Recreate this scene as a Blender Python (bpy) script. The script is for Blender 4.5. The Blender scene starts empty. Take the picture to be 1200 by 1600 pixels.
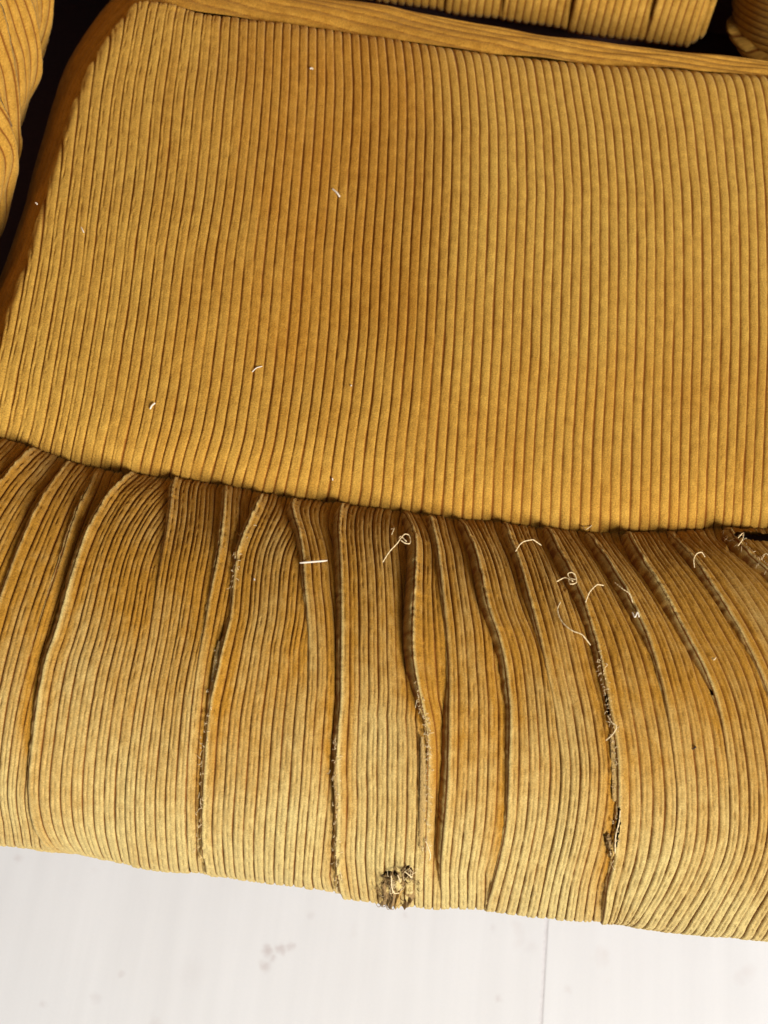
import bpy, math, random
import numpy as np
from mathutils import Matrix, Vector

rng = np.random.default_rng(7)
random.seed(7)
scene = bpy.context.scene
COL = scene.collection

# ------------------------------------------------------------------ camera
FPX = 2000.0                       # focal length in photograph pixels (1200 x 1600)
PITCH, ROLL, DIST = math.radians(24), math.radians(7.0), 0.72
Z_SEAM = 0.40
TARGET = np.array([0.0, 0.0, Z_SEAM])
FWD = np.array([0, math.sin(PITCH), -math.cos(PITCH)])
UP0 = np.array([0, math.cos(PITCH), math.sin(PITCH)])
RGT = math.cos(ROLL) * np.array([1.0, 0, 0]) + math.sin(ROLL) * UP0
UPV = -math.sin(ROLL) * np.array([1.0, 0, 0]) + math.cos(ROLL) * UP0
CAM = TARGET - DIST * FWD
cd = bpy.data.cameras.new('camera')
cam = bpy.data.objects.new('camera', cd)
COL.objects.link(cam)
cam.matrix_world = Matrix(((RGT[0], UPV[0], -FWD[0], CAM[0]), (RGT[1], UPV[1], -FWD[1], CAM[1]),
                           (RGT[2], UPV[2], -FWD[2], CAM[2]), (0, 0, 0, 1)))
cd.sensor_fit = 'VERTICAL'
cd.sensor_height = 36
cd.sensor_width = 27
cd.lens = FPX / 1600 * 36
cd.clip_start, cd.clip_end = 0.05, 50
cd.dof.use_dof = True
cd.dof.focus_distance = 0.705
cd.dof.aperture_fstop = 9.0
scene.camera = cam

# ------------------------------------------------------------------ light: a window to the front right, dim room
w = bpy.data.worlds.new('World')
scene.world = w
w.use_nodes = True
w.node_tree.nodes['Background'].inputs[0].default_value = (0.95, 0.93, 0.95, 1)
w.node_tree.nodes['Background'].inputs[1].default_value = 0.13
ld = bpy.data.lights.new('window_light', 'AREA')
ld.shape = 'RECTANGLE'
ld.size, ld.size_y = 1.25, 1.55
ld.energy = 300
ld.color = (1.0, 0.98, 0.95)
lo = bpy.data.objects.new('window_light', ld)
COL.objects.link(lo)
LDIR = np.array([0.56, -0.64, 0.54])
LDIR /= np.linalg.norm(LDIR)
lpos = TARGET + LDIR * 4.0
lo.location = lpos
lo.rotation_euler = Vector(-LDIR).to_track_quat('-Z', 'Y').to_euler()
scene.view_settings.view_transform = 'Standard'
scene.view_settings.look = 'None'
scene.view_settings.exposure = 0.0
scene.view_settings.gamma = 1.0


# ------------------------------------------------------------------ helpers
def ray(px, py):
    """direction from the lens through a point of the photograph"""
    px, py = np.asarray(px, float), np.asarray(py, float)
    d = (FWD[None] + ((px - 600) / FPX)[..., None].reshape(-1, 1) * RGT[None]
         - ((py - 800) / FPX)[..., None].reshape(-1, 1) * UPV[None])
    return d.reshape(px.shape + (3,))


def on_z(px, py, z):
    d = ray(px, py)
    t = (z - CAM[2]) / d[..., 2]
    return CAM + d * t[..., None]


def on_y(px, py, y):
    d = ray(px, py)
    t = (y - CAM[1]) / d[..., 1]
    return CAM + d * t[..., None]


def to_px(P):
    v = P - CAM
    dz = v @ FWD
    return 600 + FPX * (v @ RGT) / dz, 800 - FPX * (v @ UPV) / dz


def smooth(a, n):
    if n < 1:
        return a
    k = np.hanning(2 * n + 3)[1:-1]
    k /= k.sum()
    p = np.concatenate([2 * a[0] - a[1:n + 1][::-1], a, 2 * a[-1] - a[-n - 1:-1][::-1]])
    return np.convolve(p, k, 'valid')


def vnoise(x, y, seed=0):
    """smooth 2-D value noise, about -1..1"""
    xi, yi = np.floor(x).astype(np.int64), np.floor(y).astype(np.int64)
    fx, fy = x - xi, y - yi
    fx, fy = fx * fx * (3 - 2 * fx), fy * fy * (3 - 2 * fy)

    def h(a, b):
        n = (a * 374761393 + b * 668265263 + seed * 974634777) & 0xffffffff
        n = ((n ^ (n >> 13)) * 1274126177) & 0xffffffff
        return ((n ^ (n >> 16)) & 0xffff) / 32767.5 - 1
    a, b, c, d = h(xi, yi), h(xi + 1, yi), h(xi, yi + 1), h(xi + 1, yi + 1)
    return (a * (1 - fx) + b * fx) * (1 - fy) + (c * (1 - fx) + d * fx) * fy


def hermite(xs, Y, q):
    """rows Y[k] at knots xs, smooth interpolation at q (linear beyond the ends)"""
    xs, Y, q = np.asarray(xs, float), np.asarray(Y, float), np.asarray(q, float)
    m = np.zeros_like(Y)
    m[1:-1] = (Y[2:] - Y[:-2]) / (xs[2:] - xs[:-2])[:, None]
    m[0] = (Y[1] - Y[0]) / (xs[1] - xs[0])
    m[-1] = (Y[-1] - Y[-2]) / (xs[-1] - xs[-2])
    i = np.clip(np.searchsorted(xs, q) - 1, 0, len(xs) - 2)
    hh = xs[i + 1] - xs[i]
    t = ((q - xs[i]) / hh)[:, None]
    hh = hh[:, None]
    return ((2 * t**3 - 3 * t**2 + 1) * Y[i] + (t**3 - 2 * t**2 + t) * hh * m[i]
            + (-2 * t**3 + 3 * t**2) * Y[i + 1] + (t**3 - t**2) * hh * m[i + 1])


def grid_normals(P):
    a = np.gradient(P, axis=0)
    b = np.gradient(P, axis=1)
    n = np.cross(a, b)
    n /= np.linalg.norm(n, axis=-1, keepdims=True) + 1e-12
    return n


def link(name, me, mat, parent=None):
    o = bpy.data.objects.new(name, me)
    COL.objects.link(o)
    if mat is not None:
        me.materials.append(mat)
    if parent is not None:
        o.parent = parent
    return o


def mesh_np(name, V, Q, attrs=None, mat=None, parent=None, uv=None):
    me = bpy.data.meshes.new(name)
    V = np.ascontiguousarray(V, dtype=np.float32)
    Q = np.ascontiguousarray(Q, dtype=np.int32)
    me.vertices.add(len(V))
    me.vertices.foreach_set('co', V.ravel())
    me.loops.add(Q.size)
    me.loops.foreach_set('vertex_index', Q.ravel())
    me.polygons.add(len(Q))
    me.polygons.foreach_set('loop_start', np.arange(0, Q.size, 4, dtype=np.int32))
    me.polygons.foreach_set('use_smooth', np.ones(len(Q), dtype=bool))
    me.update(calc_edges=True)
    for k, v in (attrs or {}).items():
        a = me.attributes.new(k, 'FLOAT', 'POINT')
        a.data.foreach_set('value', np.ascontiguousarray(v, dtype=np.float32).ravel())
    if uv is not None:
        l = me.uv_layers.new(name='cloth')
        l.data.foreach_set('uv', np.ascontiguousarray(uv.reshape(-1, 2)[Q.ravel()], dtype=np.float32).ravel())
    return link(name, me, mat, parent)


def grid_mesh(name, P, attrs=None, mat=None, parent=None, uv=None, keep=None, flip=False):
    nc, nr = P.shape[:2]
    idx = np.arange(nc * nr).reshape(nc, nr)
    q = np.stack([idx[:-1, :-1], idx[1:, :-1], idx[1:, 1:], idx[:-1, 1:]], -1)
    if flip:
        q = q[..., ::-1]
    q = q.reshape(-1, 4)
    if keep is not None:
        k = keep.ravel()
        q = q[k[q].all(axis=1)]
    V = P.reshape(-1, 3)
    used = np.zeros(len(V), bool)
    used[q.ravel()] = True
    re = np.cumsum(used) - 1
    at = {k: np.broadcast_to(v, P.shape[:2]).reshape(-1)[used] for k, v in (attrs or {}).items()}
    u = uv.reshape(-1, 2)[used] if uv is not None else None
    return mesh_np(name, V[used], re[q], at, mat, parent, u)


def tube(name, pts, rad, mat, parent=None, sides=6):
    pts = np.asarray(pts, float)
    n = len(pts)
    rad = np.broadcast_to(np.asarray(rad, float), (n,))
    T = np.gradient(pts, axis=0)
    T /= np.linalg.norm(T, axis=1, keepdims=True) + 1e-9
    ref = np.array([0.31, 0.2, 0.93])
    A = np.cross(T, ref)
    A /= np.linalg.norm(A, axis=1, keepdims=True) + 1e-9
    B = np.cross(T, A)
    an = np.linspace(0, 2 * math.pi, sides, endpoint=False)
    P = pts[:, None] + rad[:, None, None] * (np.cos(an)[None, :, None] * A[:, None] + np.sin(an)[None, :, None] * B[:, None])
    V = P.reshape(-1, 3)
    Q = []
    for i in range(n - 1):
        for j in range(sides):
            k = (j + 1) % sides
            Q.append((i * sides + j, i * sides + k, (i + 1) * sides + k, (i + 1) * sides + j))
    return mesh_np(name, V, np.array(Q), None, mat, parent)


def spline(pts, n):
    pts = np.asarray(pts, float)
    if len(pts) < 3:
        t = np.linspace(0, 1, n)[:, None]
        return pts[0] * (1 - t) + pts[-1] * t
    s = np.concatenate([[0], np.cumsum(np.linalg.norm(np.diff(pts[:, :2], axis=0), axis=1))])
    return hermite(s, pts, np.linspace(0, s[-1], n))


def tag(o, label=None, cat=None, group=None, kind=None):
    for k, v in (('label', label), ('category', cat), ('group', group), ('kind', kind)):
        if v:
            o[k] = v
    return o


# ------------------------------------------------------------------ materials
def new_mat(name):
    m = bpy.data.materials.new(name)
    m.use_nodes = True
    nt = m.node_tree
    nt.nodes.clear()
    out = nt.nodes.new('ShaderNodeOutputMaterial')
    bs = nt.nodes.new('ShaderNodeBsdfPrincipled')
    nt.links.new(bs.outputs[0], out.inputs[0])
    return m, nt, bs


def nnode(nt, kind, **kw):
    n = nt.nodes.new(kind)
    for k, v in kw.items():
        if k.startswith('i_'):
            n.inputs[int(k[2:])].default_value = v
        else:
            setattr(n, k, v)
    return n


def mixc(nt, fac, a, b, blend='MIX'):
    n = nt.nodes.new('ShaderNodeMix')
    n.data_type = 'RGBA'
    n.blend_type = blend
    for sock, v in ((0, fac), (6, a), (7, b)):
        if hasattr(v, 'links'):
            nt.links.new(v, n.inputs[sock])
        else:
            n.inputs[sock].default_value = v if sock == 0 else (*v, 1)
    return n.outputs[2]


def mth(nt, op, a, b=0.0, clamp=False):
    n = nt.nodes.new('ShaderNodeMath')
    n.operation = op
    n.use_clamp = clamp
    for i, v in enumerate((a, b)):
        if hasattr(v, 'links'):
            nt.links.new(v, n.inputs[i])
        else:
            n.inputs[i].default_value = v
    return n.outputs[0]


def corduroy(name, deep, gold, pale):
    m, nt, bs = new_mat(name)
    rib = nnode(nt, 'ShaderNodeAttribute', attribute_name='rib').outputs['Fac']
    fade_and_light = nnode(nt, 'ShaderNodeAttribute', attribute_name='fade_and_light').outputs['Fac']
    uv = nnode(nt, 'ShaderNodeUVMap', uv_map='cloth').outputs[0]

    def noise(scale, detail, rough, mapping):
        mp = nnode(nt, 'ShaderNodeMapping')
        mp.inputs['Scale'].default_value = mapping
        nt.links.new(uv, mp.inputs[0])
        n = nnode(nt, 'ShaderNodeTexNoise')
        n.inputs['Scale'].default_value = scale
        n.inputs['Detail'].default_value = detail
        n.inputs['Roughness'].default_value = rough
        nt.links.new(mp.outputs[0], n.inputs['Vector'])
        return n.outputs[0]
    big = noise(0.16, 3, 0.6, (1, 1, 1))            # bruised nap, patches over several wales
    blotch = noise(1.1, 3, 0.6, (1, 0.7, 1))        # rubbed spots on a wale
    tuft = noise(5.5, 2, 0.65, (1, 1.25, 1))           # single tufts of pile
    fine = noise(13, 2, 0.7, (1, 1.0, 1))
    streak = noise(5.0, 2, 0.6, (1.6, 0.10, 1))      # lengthwise crushed lines
    f = mth(nt, 'ADD', fade_and_light, mth(nt, 'MULTIPLY', mth(nt, 'SUBTRACT', big, 0.5), 0.55))
    f = mth(nt, 'ADD', f, mth(nt, 'MULTIPLY', mth(nt, 'SUBTRACT', blotch, 0.5), 0.6))
    f = mth(nt, 'ADD', f, mth(nt, 'MULTIPLY', mth(nt, 'SUBTRACT', streak, 0.5), 0.35), True)
    pile = mixc(nt, f, gold, pale)
    v = mth(nt, 'ADD', mth(nt, 'MULTIPLY', mth(nt, 'SUBTRACT', tuft, 0.5), 1.25),
            mth(nt, 'MULTIPLY', mth(nt, 'SUBTRACT', fine, 0.5), 1.1))
    v = mth(nt, 'ADD', v, mth(nt, 'MULTIPLY', mth(nt, 'SUBTRACT', blotch, 0.5), 0.6))
    v = mth(nt, 'ADD', v, 1.0)
    vec = nnode(nt, 'ShaderNodeCombineColor')
    for i in range(3):
        nt.links.new(v, vec.inputs[i])
    pile = mixc(nt, 1.0, pile, vec.outputs[0], 'MULTIPLY')
    r = mth(nt, 'ADD', rib, mth(nt, 'MULTIPLY', mth(nt, 'SUBTRACT', tuft, 0.5), 0.35), True)
    ramp = nnode(nt, 'ShaderNodeMapRange')
    ramp.inputs[1].default_value, ramp.inputs[2].default_value = 0.08, 0.70
    ramp.interpolation_type = 'SMOOTHSTEP'
    nt.links.new(r, ramp.inputs[0])
    col = mixc(nt, ramp.outputs[0], deep, pile)
    nt.links.new(col, bs.inputs['Base Color'])
    bs.inputs['Roughness'].default_value = 0.9
    bs.inputs['Specular IOR Level'].default_value = 0.12
    bs.inputs['Sheen Weight'].default_value = 0.22
    bs.inputs['Sheen Roughness'].default_value = 0.35
    bs.inputs['Sheen Tint'].default_value = (1.0, 0.78, 0.38, 1)
    hsum = mth(nt, 'ADD', mth(nt, 'MULTIPLY', tuft, 0.6), mth(nt, 'MULTIPLY', fine, 0.6))
    bp = nnode(nt, 'ShaderNodeBump')
    bp.inputs['Strength'].default_value = 0.75
    bp.inputs['Distance'].default_value = 0.0009
    nt.links.new(hsum, bp.inputs['Height'])
    nt.links.new(bp.outputs[0], bs.inputs['Normal'])
    return m


def plain(name, col, rough=0.8, noise_amt=0.25, scale=300.0, bump=0.0):
    m, nt, bs = new_mat(name)
    tc = nnode(nt, 'ShaderNodeTexCoord').outputs['Object']
    n = nnode(nt, 'ShaderNodeTexNoise')
    n.inputs['Scale'].default_value = scale
    n.inputs['Detail'].default_value = 3
    nt.links.new(tc, n.inputs['Vector'])
    v = mth(nt, 'ADD', mth(nt, 'MULTIPLY', mth(nt, 'SUBTRACT', n.outputs[0], 0.5), 2 * noise_amt), 1.0)
    vec = nnode(nt, 'ShaderNodeCombineColor')
    for i in range(3):
        nt.links.new(v, vec.inputs[i])
    nt.links.new(mixc(nt, 1.0, col, vec.outputs[0], 'MULTIPLY'), bs.inputs['Base Color'])
    bs.inputs['Roughness'].default_value = rough
    bs.inputs['Specular IOR Level'].default_value = 0.2
    if bump:
        bp = nnode(nt, 'ShaderNodeBump')
        bp.inputs['Strength'].default_value = bump
        bp.inputs['Distance'].default_value = 0.001
        nt.links.new(n.outputs[0], bp.inputs['Height'])
        nt.links.new(bp.outputs[0], bs.inputs['Normal'])
    return m


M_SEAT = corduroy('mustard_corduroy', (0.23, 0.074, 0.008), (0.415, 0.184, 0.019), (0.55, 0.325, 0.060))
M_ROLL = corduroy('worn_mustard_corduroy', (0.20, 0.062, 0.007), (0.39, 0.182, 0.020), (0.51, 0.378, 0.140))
M_BACK = corduroy('mustard_corduroy_back', (0.20, 0.066, 0.008), (0.43, 0.21, 0.026), (0.58, 0.36, 0.08))
M_THREAD = plain('loose_thread_cotton', (0.72, 0.55, 0.30), 0.8, 0.2)
M_LINING = plain('brown_lining', (0.32, 0.15, 0.05), 0.95, 0.4, 900)
M_SEAM = plain('mustard_seam_cord', (0.30, 0.14, 0.02), 0.95, 0.3, 900)
M_BASE = plain('black_dust_cloth', (0.10, 0.055, 0.055), 0.95, 0.3, 400)
M_WOOD = plain('dark_stained_wood', (0.05, 0.025, 0.012), 0.5, 0.3, 60)
M_WHITE = plain('white_fibre', (0.74, 0.65, 0.52), 0.7, 0.1)
M_DARKLINT = plain('dark_fibre', (0.05, 0.03, 0.02), 0.8, 0.1)
M_FRAY = plain('frayed_brown_pile', (0.26, 0.16, 0.06), 0.95, 0.5, 700, 0.6)
M_BACKING = plain('bare_backing_weave', (0.40, 0.255, 0.085), 0.9, 0.6, 1500, 0.7)

# ------------------------------------------------------------------ traced seam, borders and wale guides (photograph pixels)
SEAM = np.array([(-260, 668), (-120, 672), (0, 683), (40, 693), (110, 722), (140, 728), (200, 738), (278, 747), (350, 757), (410, 770), (460, 778),
                 (537, 786), (627, 798), (667, 803), (713, 810), (790, 816), (850, 824), (913, 831), (973, 831), (1040, 829),
                 (1127, 824), (1200, 826), (1330, 822), (1480, 815)], float)
BOTTOM = np.array([(-300, 1285), (-100, 1308), (0, 1322), (80, 1337), (140, 1343), (240, 1361), (320, 1371), (400, 1383), (530, 1402), (600, 1414),
                   (640, 1420), (700, 1421), (760, 1425), (830, 1433), (940, 1447), (1050, 1459), (1200, 1472), (1500, 1500)], float)
BORDER_L = np.array([(-110, 860), (-60, 705), (-30, 612), (0, 520), (41, 412), (69, 316), (91, 247), (110, 179), (132, 115), (165, 58), (203, 10),
                     (236, -30), (262, -60), (290, -95)], float)
BORDER_B = np.array([(150, -18), (240, -4), (280, 4), (310, 11), (400, 21), (500, 33), (600, 50), (650, 59), (767, 73), (933, 90),
                     (1067, 98), (1200, 110), (1400, 130)], float)
GUIDES = [
    (-5, [(-85, 720), (-50, 600), (-22, 480), (0, 380), (15, 280), (28, 180), (40, 80), (46, -20)]),
    (0, [(20, 695), (30, 675), (42, 612), (62, 500), (77, 412), (92, 300), (104, 200), (115, 100), (122, 0)]),
    (4, [(93, 718), (97, 700), (110, 637), (122, 562), (136, 475), (147, 400), (159, 300), (170, 192), (178, 132), (188, 82), (197, 30)]),
    (16, [(280, 745), (288, 712), (300, 670), (312, 600), (325, 505), (336, 400), (350, 312), (360, 225), (370, 112), (374, 20)]),
    (22, [(376, 765), (384, 737), (397, 690), (410, 600), (421, 500), (429, 400), (440, 287), (447, 212), (452, 137), (455, 37)]),
    (32, [(543, 788), (547, 770), (554, 700), (565, 625), (575, 525), (581, 400), (588, 300), (593, 200), (594, 133), (588, 50)]),
    (42, [(706, 808), (708, 775), (716, 650), (724, 525), (730, 400), (734, 300), (735, 200), (732, 150), (727, 100), (721, 72)]),
    (51, [(844, 822), (846, 775), (851, 675), (858, 562), (864, 400), (867, 300), (862, 200), (848, 100), (846, 88)]),
    (64, [(1044, 828), (1045, 800), (1049, 650), (1053, 525), (1053, 400), (1050, 300), (1040, 200), (1029, 133), (1021, 98)]),
    (72, [(1158, 825), (1160, 800), (1167, 650), (1171, 525), (1170, 400), (1167, 300), (1159, 200), (1149, 133), (1142, 108)]),
    (82, [(1300, 825), (1310, 650), (1315, 500), (1312, 400), (1307, 300), (1296, 200), (1280, 118)]),
]

# ------------------------------------------------------------------ the seat panel
seam3 = on_z(SEAM[:, 0], SEAM[:, 1], Z_SEAM)


def seam_y(x):
    return np.interp(x, seam3[:, 0], SEAM_YS)


_xs = np.linspace(seam3[0, 0], seam3[-1, 0], 200)
SEAM_YS = seam3[:, 1]
_ys = smooth(np.interp(_xs, seam3[:, 0], seam3[:, 1]), 5)


def seam_y(x):
    return np.interp(x, _xs, _ys)


def seat_z(x, y):
    q = np.maximum(y - seam_y(x), 0)
    z = Z_SEAM + 0.013 * (1 - np.exp(-q / 0.012)) + 0.010 * (1 - np.exp(-q / 0.07))
    z = z + 0.012 * np.exp(-((x - 0.02) / 0.22) ** 2 - ((y - 0.17) / 0.16) ** 2)
    z = z - 0.007 * np.exp(-((x + 0.05) / 0.05) ** 2 - ((y - 0.16) / 0.12) ** 2)   # sat-in hollow
    return z


def on_seat(px, py):
    z = np.full(np.shape(px), Z_SEAM + 0.015)
    for _ in range(10):
        P = on_z(px, py, z) if np.isscalar(z) else CAM + ray(px, py) * ((z - CAM[2]) / ray(px, py)[..., 2])[..., None]
        z = 0.5 * z + 0.5 * seat_z(P[..., 0], P[..., 1])
    return P


chair = bpy.data.objects.new('armchair', None)
COL.objects.link(chair)
chair.location = (0, 0.15, 0)
tag(chair, 'mustard yellow corduroy armchair with worn ruched front edge and padded seat', 'armchair')
chair_inv = Vector((0, -0.15, 0))


def C(o):
    o.parent = chair
    o.location = chair_inv
    return o


SPW = 12                                                  # vertices across one wale
ygrid = np.arange(-90, 861, 1.0)
gx = []
for wi, pts in GUIDES:
    p = np.array(pts, float)[::-1]
    xx = np.interp(ygrid, p[:, 1], p[:, 0])
    lo_, hi_ = p[0], p[-1]
    s0 = (p[1, 0] - p[0, 0]) / (p[1, 1] - p[0, 1])
    s1 = (p[-1, 0] - p[-2, 0]) / (p[-1, 1] - p[-2, 1])
    xx = np.where(ygrid < lo_[1], lo_[0] + (ygrid - lo_[1]) * s0, xx)
    xx = np.where(ygrid > hi_[1], hi_[0] + (ygrid - hi_[1]) * s1, xx)
    gx.append(smooth(xx, 28))
gx = np.array(gx)
gw = np.array([g[0] for g in GUIDES], float)
wcol = np.arange(-5 * SPW, 82 * SPW + 1) / SPW
colx = hermite(gw, gx, wcol)                                # column x at every row of ygrid
seam_at = np.interp(colx, SEAM[:, 0], SEAM[:, 1])
yb = np.interp(colx, BORDER_B[:, 0], BORDER_B[:, 1])
bl = BORDER_L[::-1]
xl = np.interp(ygrid, bl[:, 1], bl[:, 0])
inside = (ygrid[None] <= seam_at) & (ygrid[None] >= yb) & (colx >= xl[None])
ok = inside.any(axis=1)
ok &= inside.sum(axis=1) > 6
wcol, colx, inside = wcol[ok], colx[ok], inside[ok]
i0 = inside.argmax(axis=1)
i1 = inside.shape[1] - 1 - inside[:, ::-1].argmax(axis=1)
y_top = smooth(ygrid[i0].astype(float), 14)
y_bot = smooth(ygrid[i1].astype(float), 6)
y_top = np.minimum(y_top, y_bot - 3)
NR = 430
t = np.linspace(0, 1, NR)
py = y_bot[:, None] + (y_top - y_bot)[:, None] * t[None]
px = np.empty_like(py)
for i in range(len(wcol)):
    px[i] = np.interp(py[i], ygrid, colx[i])
seatP = on_seat(px, py)
SEATPX, SEATPY, SEATT = px, py, t
seg = np.linalg.norm(np.diff(seatP, axis=1), axis=2)
arc = np.concatenate([np.zeros((len(wcol), 1)), np.cumsum(seg, axis=1)], axis=1)
rest = arc[:, -1:] - arc
seatP[..., 2] -= 0.0075 * np.exp(-rest / 0.006)             # rolls over at the back and left edge
seatP[..., 2] -= 0.0025 * np.exp(-arc / 0.003)               # sinks into the seam
N = grid_normals(seatP)
N *= np.sign(N[..., 2:3])
wi = np.floor(wcol + 1e-6)
rand_w = lambda seed: vnoise(wi * 7.31, wi * 0 + seed, seed)
wob = vnoise(wi[:, None] * 3.7 + 0 * arc, arc / 0.035, 3) * 0.05 + vnoise(wi[:, None] * 5.1 + 0 * arc, arc / 0.008, 4) * 0.03
u = (wcol - wi)[:, None] + wob
uu = np.clip(np.abs(2 * u - 1), 0, 1)
nearleft = np.exp(-((px - np.interp(py, bl[:, 1], bl[:, 0])) / 240.0) ** 2)
rightw = 1 / (1 + np.exp(-np.clip((px - 650) / 60, -30, 30)))
rib = 1 - uu ** (5.0 + 1.5 * nearleft - 1.8 * rightw)
mid = np.exp(-((u - 0.34) / 0.075) ** 2) * np.clip(0.55 + vnoise(wi[:, None] * 9.3 + 0 * arc, arc / 0.006, 9) * 0.9, 0, 1)
rib = rib - mid * (0.08 + 0.62 * nearleft)
hgt = 0.00115 * (1 + 0.35 * (1 - rightw)) * (1 + 0.2 * vnoise(wi[:, None] * 2.3 + 0 * arc, arc / 0.02, 5))
micro = vnoise(wcol[:, None] * 6 + 0 * arc, arc / 0.0011, 11) * 0.00010
swell = vnoise(wcol[:, None] / 7 + 0 * arc, arc / 0.05, 12) * 0.0012
edge_bump = (0.0010 + 0.0009 * vnoise(px / 30, py / 7, 15)) * np.exp(-((rest - 0.005) / 0.004) ** 2) * (0.2 + 0.8 * nearleft)
seatD = seatP + N * (rib * hgt + micro + swell + edge_bump)[..., None]
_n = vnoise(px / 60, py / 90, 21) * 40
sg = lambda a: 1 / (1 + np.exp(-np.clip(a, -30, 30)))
nap_shade = sg((px + _n - 360) / 25) * sg((672 - px + 0.3 * _n) / 9) * sg((560 - py + _n) / 40)      # nap stroked the other way in the sat-on middle, plus its shade painted in
fade_and_light = 0.36 + 0.30 * nearleft - 0.26 * nap_shade + 0.40 * sg((px - 700) / 25) * sg((520 - py + _n) / 60) + 0.08 * np.exp(-arc / 0.06) \
    + 0.10 * vnoise(wi[:, None] * 1.7 + 0 * arc, arc / 0.09, 22)  # back right paler: rubbed nap, with the brighter light put into the colour
seat = C(grid_mesh('seat_panel', seatD, {'rib': np.clip(rib, 0, 1), 'fade_and_light': np.clip(fade_and_light, 0, 1)}, M_SEAT, None,
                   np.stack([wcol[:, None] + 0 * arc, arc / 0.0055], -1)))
seat['label'] = 'flat mustard corduroy seat top with straight wales'

# ------------------------------------------------------------------ the seat's side band, from the panel edge down into the gap
INNER = np.array([(-110, 860), (-60, 705), (-30, 612), (0, 520), (41, 412), (69, 316), (91, 247), (110, 179), (132, 113), (165, 58), (200, 14), (228, -3), (258, -4),
                  (310, 10), (400, 21), (500, 33), (600, 50), (650, 59), (767, 73), (933, 90), (1067, 98), (1200, 110), (1400, 130)], float)
OUTER = np.array([(-130, 800), (-80, 655), (-50, 560), (-18, 480), (16, 398), (46, 300), (66, 228), (84, 163), (106, 103), (137, 50), (172, 4), (212, -34), (262, -42),
                  (330, -28), (412, -14), (505, 0), (598, 11), (652, 24), (770, 46), (936, 70), (1067, 85), (1200, 100), (1400, 118)], float)
nb = 900
ki = np.linspace(0, len(INNER) - 1, nb)
inn = hermite(np.arange(len(INNER)), INNER, ki)
out = hermite(np.arange(len(OUTER)), OUTER, ki)
inn = np.stack([smooth(inn[:, 0], 14), smooth(inn[:, 1], 14)], 1)
out = np.stack([smooth(out[:, 0], 14), smooth(out[:, 1], 14)], 1)
A3 = on_seat(inn[:, 0], inn[:, 1])
A3[:, 2] -= 0.0062
zleft = np.clip((13.0 - ki) / 3.0, 0, 1)
zb = (Z_SEAM - 0.048) * zleft + (A3[:, 2] - 0.007) * (1 - zleft)
_r = ray(out[:, 0], out[:, 1])
B3 = CAM + _r * ((zb - CAM[2]) / _r[:, 2])[:, None]
blen = np.concatenate([[0], np.cumsum(np.linalg.norm(np.diff(A3, axis=0), axis=1))])
rows = []
nrow = 80
for r in np.linspace(0, 1, nrow):
    if r < 0.6:
        a = r / 0.6 * math.pi / 2
        k = math.sin(a)
        q = r / 0.6
        kx = k * (1 - zleft) + q * zleft
        kz = (1 - math.cos(a)) * (1 - zleft) + q ** 1.25 * zleft
        P = A3 + (B3 - A3) * kx[:, None]
        P[:, 2] = A3[:, 2] + (B3[:, 2] - A3[:, 2]) * kz
    else:
        q = (r - 0.6) / 0.4
        P = B3.copy()
        P[:, 2] -= 0.13 * q
        P[:, 0] += 0.015 * q * np.where(ki < 10, 1, 0)
        P[:, 1] -= 0.012 * q * np.where(ki >= 13, 1, 0)
    rows.append(P)
band = np.stack(rows, axis=1)
band[..., 2] += vnoise(blen[:, None] / 0.03 + 0 * band[..., 0], np.arange(nrow)[None] * 0.1 + 0 * band[..., 0], 31) * 0.0012
bN = grid_normals(band)
bN *= np.where((bN[..., 2:3] + 0.001) < 0, -1, 1)
rr = np.linspace(0, 1, nrow)[None]
bw = rr * 10.0 + blen[:, None] / 0.07 + 0.12 * vnoise(blen[:, None] / 0.03 + 0 * rr, rr * 6 + 0 * blen[:, None], 33)
bu = np.abs(2 * (bw - np.floor(bw)) - 1)
brib = 1 - bu ** 3
band = band + bN * (brib * 0.0011)[..., None]
C(grid_mesh('side_band', band, {'rib': np.clip(brib + 0.2, 0, 1), 'fade_and_light': np.full(band.shape[:2], 0.3)}, M_SEAT, None,
            np.stack([bw, blen[:, None] / 0.0055 + 0 * rr], -1)))

# ------------------------------------------------------------------ the front roll: an elliptic bolster below the seam
PHI0, PHI1 = math.radians(40), math.radians(268)
RZ = 0.108
ZC = Z_SEAM - RZ * math.sin(PHI0)
bot3 = on_z(BOTTOM[:, 0], BOTTOM[:, 1], ZC - 0.12 * RZ)
_xb = np.linspace(-0.45, 0.45, 240)
_yb = smooth(np.interp(_xb, bot3[:, 0], bot3[:, 1]), 8)


def roll_params(X):
    ys = seam_y(X)
    yf = np.interp(X, _xb, _yb) + 0.0015
    ry = (ys - yf) / (1 + math.cos(PHI0))
    return yf + ry, ry


def roll_pt(X, phi):
    yc, ry = roll_params(X)
    return np.stack([X + 0 * phi, yc + ry * np.cos(phi), ZC + RZ * np.sin(phi)], -1)


def roll_nrm(X, phi):
    yc, ry = roll_params(X)
    n = np.stack([0 * phi + 0 * X, np.cos(phi) / ry, np.sin(phi) / RZ + 0 * X], -1)
    return n / np.linalg.norm(n, axis=-1, keepdims=True)


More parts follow.
